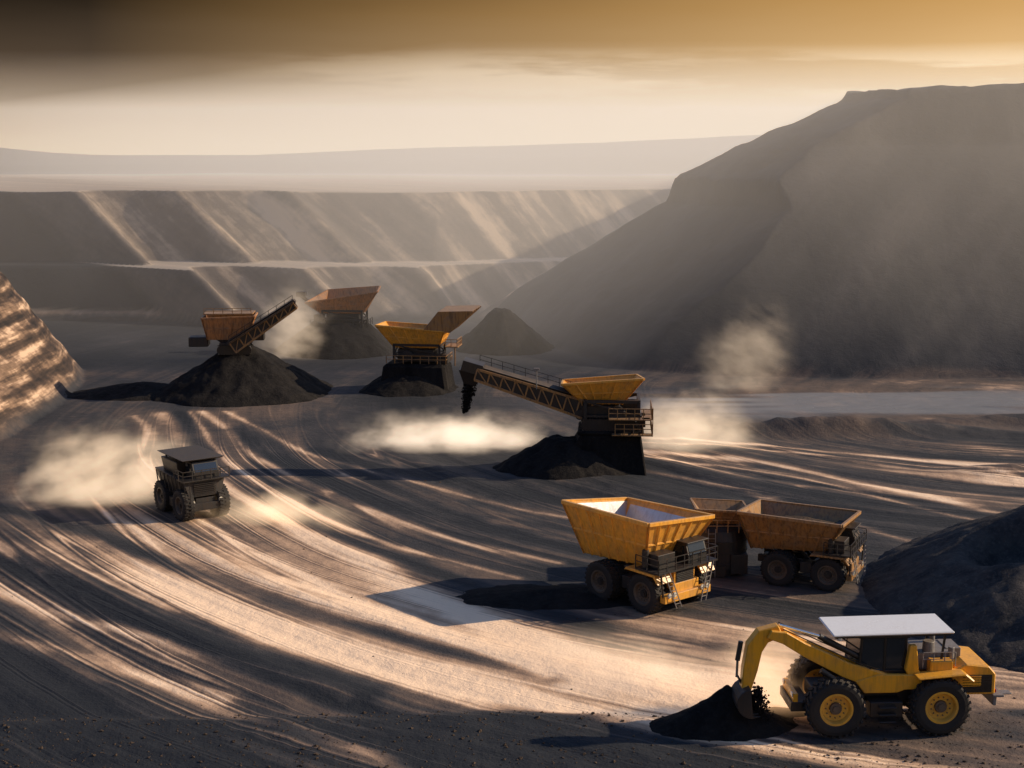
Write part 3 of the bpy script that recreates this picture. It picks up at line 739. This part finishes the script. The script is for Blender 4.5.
part('engine_cover',e,M_yellow,lambda bm:(prism(bm,[(3.7,1.9),(3.7,3.3),(4.2,3.55),(5.4,3.4),(5.75,3.0),(5.75,1.9)],-1.5,1.5),bx(bm,(2.9,-1.2,3.3),(1.2,.6,.9)),
    prism(bm,[(1.5,3.0),(1.4,3.12),(3.9,3.32),(4.4,2.9),(4.3,2.8),(3.8,3.18)],-2.25,-1.3)),.06)
part('grille',e,M_black,lambda bm:([bx(bm,(4.75,-1.53,2.15+k*.14),(1.5,.04,.06)) for k in range(6)],bx(bm,(4.75,-1.515,2.5),(1.6,.03,.95)),bx(bm,(5.77,0,2.5),(.04,2.2,.8))),0)
part('engine_deck',e,M_grey,lambda bm:(bx(bm,(2.8,.2,3.5),(1.9,2.0,.9)),cyl(bm,(3.2,.9,3.6),(3.2,.9,5.0),.13),cyl(bm,(2.5,-.5,3.9),(2.5,-.5,4.5),.32,.3,18),bx(bm,(3.9,.4,3.75),(.8,1.4,.5)),
    rail(bm,[(1.9,-1.45,3.4),(3.6,-1.45,3.4)],.8,.05,.5),cyl(bm,(3.6,-.8,3.6),(3.6,-.8,4.25),.16)),.03)
part('rear_bumper',e,M_grey,lambda bm:(bx(bm,(6.0,0,1.75),(.6,2.8,.14)),bx(bm,(6.5,-.8,1.72),(.7,.5,.08)),bx(bm,(5.85,0,1.45),(.2,2.6,.5))),.03)
M_red=simple('red_light_lens',(.5,.03,.02),.2)
for yy in (-1.3,1.3): part('tail_light',e,M_red,lambda bm,yy=yy:bx(bm,(5.8,yy,2.05),(.08,.25,.18)),.01)
def cab(bm):
    bx(bm,(-.1,0,2.95),(2.6,2.3,.5))
    for xx in (-1.35,-.0,1.1):
        for yy in (-1.1,1.1): beam(bm,(xx,yy,2.9),(xx+(.15 if xx<-1 else 0),yy,5.0),.14)
    bx(bm,(-.05,0,5.0),(2.7,2.4,.18)); bx(bm,(.5,0,3.5),(.5,.7,.9)); bx(bm,(.1,0,3.2),(.8,.7,.2))
    bx(bm,(1.05,0,3.9),(.12,2.1,1.9))
c=part('cab',e,M_black,cab,.03)
for cc,sz,rt in (((-.65,-1.12,4.1),(1.15,.03,1.7),(0,0,0)),((.55,-1.12,4.1),(.95,.03,1.7),(0,0,0)),((-1.3,0,4.1),(.03,2.0,1.7),(0,4,0)),((-.65,1.12,4.1),(1.15,.03,1.7),(0,0,0))):
    part('window',c,M_glass,lambda bm,cc=cc,sz=sz,rt=rt:bx(bm,cc,sz,rt),0)
part('roof',e,M_white,lambda bm:(bx(bm,(.35,0,5.2),(6.3,2.9,.12),(0,-.8,0)),),.05)
part('roof_support',e,M_black,lambda bm:(bx(bm,(.35,0,5.07),(6.0,2.6,.12),(0,-.8,0)),beam(bm,(2.9,-1.2,3.3),(3.1,-1.2,5.1),.1),beam(bm,(2.9,1.2,3.3),(3.1,1.2,5.1),.1),beam(bm,(-2.3,-1.2,5.0),(-1.3,-1.1,4.3),.08)),0)
for yy in (-1.2,1.2): part('beacon_lamp',e,M_lamp,lambda bm,yy=yy:cyl(bm,(-2.4,yy,4.85),(-2.4,yy,5.0),.14),0)
def boom(bm):
    for yy in (-1.35,-.55):
        prism(bm,[(.6,2.1),(1.0,2.6),(.5,2.95),(-1.9,3.7),(-4.2,4.8),(-5.2,5.4),(-6.0,5.5),(-6.2,5.1),(-5.4,4.8),(-4.3,4.1),(-2.2,2.95),(-.2,2.15)],yy-.12,yy+.12)
    for p,q in (((-5.75,-1.35,5.2),(-5.75,-.55,5.2)),((-4.0,-1.35,4.4),(-4.0,-.55,4.4)),((-2.2,-1.35,3.3),(-2.2,-.55,3.3)),((.4,-1.4,2.5),(.4,1.0,2.5))): cyl(bm,p,q,.2)
    prism(bm,[(-1.9,3.62),(-4.2,4.72),(-5.2,5.3),(-5.3,4.95),(-4.3,4.25),(-2.1,3.1)],-1.2,-.7)
part('boom',e,M_yellow,boom,.04)
def stick(bm):
    prism(bm,[(-5.3,5.15),(-5.6,5.7),(-6.6,5.45),(-7.15,4.7),(-7.35,3.4),(-7.4,2.3),(-6.95,2.1),(-6.6,3.3),(-6.4,4.3),(-6.1,4.8)],-1.25,-.65)
    cyl(bm,(-7.2,-1.3,2.35),(-7.2,-.6,2.35),.2)
part('stick',e,M_yellow,stick,.04)
def hyd(bm):
    cyl(bm,(-1.0,-.95,3.7),(-3.4,-.95,5.0),.16); cyl(bm,(-2.0,-1.6,2.4),(-3.4,-1.55,3.4),.15)
    cyl(bm,(-7.45,-.95,4.8),(-7.6,-.95,3.8),.13); beam(bm,(-7.6,-.95,3.0),(-7.2,-.95,2.3),.12)
    for yy in (-1.5,-.4): beam(bm,(-.8,yy,3.4),(-5.4,yy,5.6),.05)
part('hydraulic_cylinder',e,M_dark,hyd,0)
part('hydraulic_rod',e,M_chrome,lambda bm:cyl(bm,(-3.4,-.95,5.0),(-5.5,-.95,5.65),.08),0)
part('hydraulic_rod',e,M_chrome,lambda bm:cyl(bm,(-7.6,-.95,3.8),(-7.62,-.95,2.9),.07),0)
def bucket(bm):
    pts=[]; inn=[]
    for k in range(10):
        a=R(100+k*19); pts.append((-6.9+.85*math.cos(a),1.75+.85*math.sin(a)*.95)); inn.append((-6.9+.74*math.cos(a),1.75+.74*math.sin(a)*.95))
    n=len(pts)
    for k in range(n-1):
        prism(bm,[pts[k],pts[k+1],inn[k+1],inn[k]],-1.75,-.15)
    for yy in (-1.78,-.14): prism(bm,pts,yy-.03,yy+.03)
    for k in range(5):
        y_=-1.65+k*.35; prism(bm,[(pts[-1][0]-.1,pts[-1][1]-.05),(pts[-1][0]+.42,pts[-1][1]+.08),(pts[-1][0],pts[-1][1]+.12)],y_-.07,y_+.07)
part('bucket',e,M_dark,bucket,.02)
for yy in (-.9,.9): part('step_light',e,M_lamp,lambda bm,yy=yy:bx(bm,(-4.7,yy,1.9),(.06,.3,.2)),.01)
lumps(e,(-6.6,-.9,2.2),(-6.3,-.9,.6),900,.18,.30,sz=.5)
pile('soil_heap',11.2,69.6,2.7,2.3,M_coal,'dark soil heap beneath the excavator bucket',seed=9,stretch=(1.6,.8),n=90,p=1.3,rough=1.0)

# ---------------------------------------------------------------- rubble
def rubble():
    rng=random.Random(7)
    xs=[];yy=[];sc=[]
    for k in range(3400):
        if k<3200: a=rng.uniform(-32,34); b=rng.uniform(63,72)
        else: a=rng.uniform(-50,50); b=rng.uniform(72,130)
        xs.append(a);yy.append(b);sc.append(min(.16,.025+rng.expovariate(34)))
    zz=terrain(np.array(xs),np.array(yy))[0]
    verts=[];faces=[]
    for a,b,z,s in zip(xs,yy,zz,sc):
        q=Quaternion((rng.gauss(0,1),rng.gauss(0,1),rng.gauss(0,1),rng.gauss(0,1))).normalized()
        base=len(verts)
        for v in ((1,0,0),(-1,0,0),(0,1,0),(0,-1,0),(0,0,1),(0,0,-1)):
            p=q@(Vector(v)*s*rng.uniform(.6,1.2)); verts.append((a+p.x,b+p.y,z+p.z*.7+s*.1))
        for f in ((0,2,4),(2,1,4),(1,3,4),(3,0,4),(2,0,5),(1,2,5),(3,1,5),(0,3,5)): faces.append([base+i for i in f])
    me=bpy.data.meshes.new('rubble'); me.from_pydata(verts,[],faces); me.materials.append(M_earth)
    o=link(bpy.data.objects.new('rubble',me),None); tag(o,'scattered small brown stones on the dirt floor','rubble',kind='stuff')
rubble()

# ---------------------------------------------------------------- haze and dust (real volumes)
def volprism(name,poly,z0,z1,dens,colr,g,label,em):
    bm=bmesh.new()
    a=[bm.verts.new((p[0],p[1],z0)) for p in poly]; b=[bm.verts.new((p[0],p[1],z1)) for p in poly]; n=len(poly)
    bm.faces.new(a[::-1]); bm.faces.new(b)
    for k in range(n): bm.faces.new((a[k],a[(k+1)%n],b[(k+1)%n],b[k]))
    bmesh.ops.recalc_face_normals(bm,faces=bm.faces)
    me=bpy.data.meshes.new(name); bm.to_mesh(me); bm.free()
    m,nt=newmat(name+'_air')
    v=nt.n('ShaderNodeVolumeScatter',ins={'Color':(*colr,1),'Density':dens,'Anisotropy':g})
    # emission = light scattered many times inside the haze (renderer traces single scattering only)
    em_=nt.n('ShaderNodeEmission',ins={'Color':(1,.80,.60,1),'Strength':dens*em})
    ad=nt.n('ShaderNodeAddShader'); nt.link(v.outputs[0],ad.inputs[0]); nt.link(em_.outputs[0],ad.inputs[1])
    o_=nt.n('ShaderNodeOutputMaterial'); nt.link(ad.outputs[0],o_.inputs['Volume'])
    me.materials.append(m); o=link(bpy.data.objects.new(name,me),None)
    tag(o,label,'haze',kind='structure')
    return o
volprism('haze',[(-420,190),(420,190),(420,480),(-420,480)],-19,43,.0018,(1,.92,.82),.1,'thin warm haze lying before the far pit walls',.30)
volprism('haze',[(-8,187),(421,187),(421,481),(-190,481)],-18.5,44,.0032,(1,.92,.80),.1,'denser bright haze drifting around the mesa foot',.44)
def dust(x,y,z,sx,sy,sz,dens,seed,label,rot=0,rx=0,em=1.0,tint=(1,.70,.43)):
    bm=bmesh.new(); bmesh.ops.create_icosphere(bm,subdivisions=2,radius=1)
    me=bpy.data.meshes.new('dust_cloud'); bm.to_mesh(me); bm.free()
    m,nt=newmat('airborne_dust')
    tc=nt.n('ShaderNodeTexCoord').outputs['Object']
    ln=nt.n('ShaderNodeVectorMath',operation='LENGTH',ins={0:tc}).outputs['Value']
    n=nt.noise(nt.mapv(tc,(sx*.24,sy*.30,sz*.42),(seed*7.3,seed,0)),1,3,.62)
    f=nt.m('SUBTRACT',.95,ln,clamp=True)
    d=nt.m('MULTIPLY',nt.m('SUBTRACT',nt.m('ADD',nt.m('MULTIPLY',f,.9),nt.m('MULTIPLY',n,1.8)),1.02,clamp=True),dens*2.0)
    d=nt.m('MULTIPLY',d,nt.m('MINIMUM',nt.m('MULTIPLY',f,2.0),1.0))
    v=nt.n('ShaderNodeVolumeScatter',ins={'Color':(1,.89,.74,1),'Density':d,'Anisotropy':.1})
    em_=nt.n('ShaderNodeEmission',ins={'Color':(*tint,1),'Strength':nt.m('MULTIPLY',d,em)})  # added glow: dust emits light in place of multiple scattering
    ad=nt.n('ShaderNodeAddShader'); nt.link(v.outputs[0],ad.inputs[0]); nt.link(em_.outputs[0],ad.inputs[1])
    o_=nt.n('ShaderNodeOutputMaterial'); nt.link(ad.outputs[0],o_.inputs['Volume'])
    me.materials.append(m); o=link(bpy.data.objects.new('dust_cloud',me),None)
    o.location=(x,y,GZ(x,y)+z); o.scale=(sx,sy,sz); o.rotation_euler=(0,R(rx),R(rot))
    tag(o,label,'dust cloud',kind='stuff')
dust(-35.5,118.5,1.6,11,5,6.8,.17,1,'tan dust billowing behind a driving haul truck',0,-12,.95,(1,.68,.40))
dust(-19.5,112.5,.2,10,4.5,2.8,.17,2,'low tan dust beside a driving haul truck',-25,0,1.1,(1,.64,.34))
dust(-6,141,.5,15,6.5,4.2,.20,3,'bright dust drifting over the pit floor',0,0,.95,(1,.74,.50))
dust(18,140,1.2,9,5.5,6,.16,4,'pale dust rising beside the conveyor crusher',0,0,.9)
dust(29,176,3.0,8,6,12,.05,5,'thin plume of dust rising at the hill foot',0,25,.6)
dust(-32,203,4,7,5,9.5,.12,6,'thin dust rising beside the orange hopper',0,20,.6)
dust(13.9,72.2,1.0,4.2,2.6,4.8,.45,7,'orange dust kicked up by the excavator bucket',0,20,.85,(1,.56,.26))
dust(8,77.5,.0,12,5,2.4,.11,8,'low bright dust spreading over the track',-30,0,.95,(1,.66,.38))

# ---------------------------------------------------------------- light
AZ,EL=7,25
S=Vector((math.cos(R(AZ))*math.cos(R(EL)),math.sin(R(AZ))*math.cos(R(EL)),math.sin(R(EL))))
sd=bpy.data.lights.new('sun','SUN'); sd.energy=5; sd.angle=R(.5); sd.color=(1,.79,.55)
so=bpy.data.objects.new('sun',sd); COL.objects.link(so); so.rotation_euler=S.to_track_quat('Z','Y').to_euler(); so.location=(100,80,90)
w=bpy.data.worlds.new('World'); scene.world=w; w.use_nodes=True; nt=NT(w.node_tree)
sky=nt.n('ShaderNodeTexSky',sky_type='NISHITA'); sky.sun_disc=False; sky.sun_elevation=R(EL); sky.sun_rotation=R(90-AZ); sky.dust_density=1
tc=nt.n('ShaderNodeTexCoord').outputs['Generated']
sx=nt.n('ShaderNodeSeparateXYZ',ins={0:tc})
dz=sx.outputs[2]; dx=sx.outputs[0]
cl=nt.noise(nt.mapv(tc,(1.4,1.4,9)),1.6,4,.55)
cl2=nt.noise(nt.mapv(tc,(4.0,4.0,46),(3.6,0,1.1)),1.2,6,.62)
zz=nt.m('ADD',nt.m('SUBTRACT',dz,nt.m('MULTIPLY',dx,.02)),nt.m('MULTIPLY',nt.m('SUBTRACT',cl,.5),.035))
f=nt.m('DIVIDE',zz,.16,clamp=True)
left=nt.ramp(f,[(0,(.82,.60,.36)),(.12,(.52,.365,.22)),(.28,(.21,.145,.088)),(.44,(.082,.056,.036)),(.66,(.022,.015,.009)),(1,(.05,.045,.04))])
right=nt.ramp(f,[(0,(.95,.72,.44)),(.2,(.88,.63,.35)),(.40,(.74,.46,.20)),(.6,(.62,.35,.12)),(.80,(.42,.22,.07)),(1,(.12,.09,.06))])
ax=nt.m('DIVIDE',nt.m('ADD',dx,.28),.60,clamp=True)
g=nt.mix(ax,left,right)
band=nt.m('MULTIPLY',nt.ramp(cl2,[(.47,0),(.58,1)]),nt.ramp(nt.m('DIVIDE',dz,.16,clamp=True),[(.10,0),(.22,.7),(.33,1),(.44,0)]))
band=nt.m('MULTIPLY',band,nt.ramp(ax,[(.12,0),(.38,1)]))
g=nt.mix(nt.m('MULTIPLY',band,.7),g,nt.mix(ax,(.46,.33,.21),(1.15,.90,.60)))
g10=nt.mix(1.0,g,(10,10,10),'MULTIPLY')
hi=nt.m('DIVIDE',nt.m('SUBTRACT',dz,.14),.25,clamp=True)
skt=nt.mix(1.0,sky.outputs[0],(.85,1.0,1.25),'MULTIPLY')
fin=nt.mix(hi,g10,skt)
bg=nt.n('ShaderNodeBackground',ins={'Color':fin,'Strength':.1})
o_=nt.n('ShaderNodeOutputWorld'); nt.link(bg.outputs[0],o_.inputs[0])

# ---------------------------------------------------------------- camera
cd=bpy.data.cameras.new('camera'); cam=bpy.data.objects.new('camera',cd); COL.objects.link(cam)
cam.location=(0,0,30); cam.rotation_euler=(R(90-9.44),0,0)
cd.sensor_width=36; cd.lens=36*1407/1024; cd.clip_end=12000; cd.clip_start=.5
scene.camera=cam
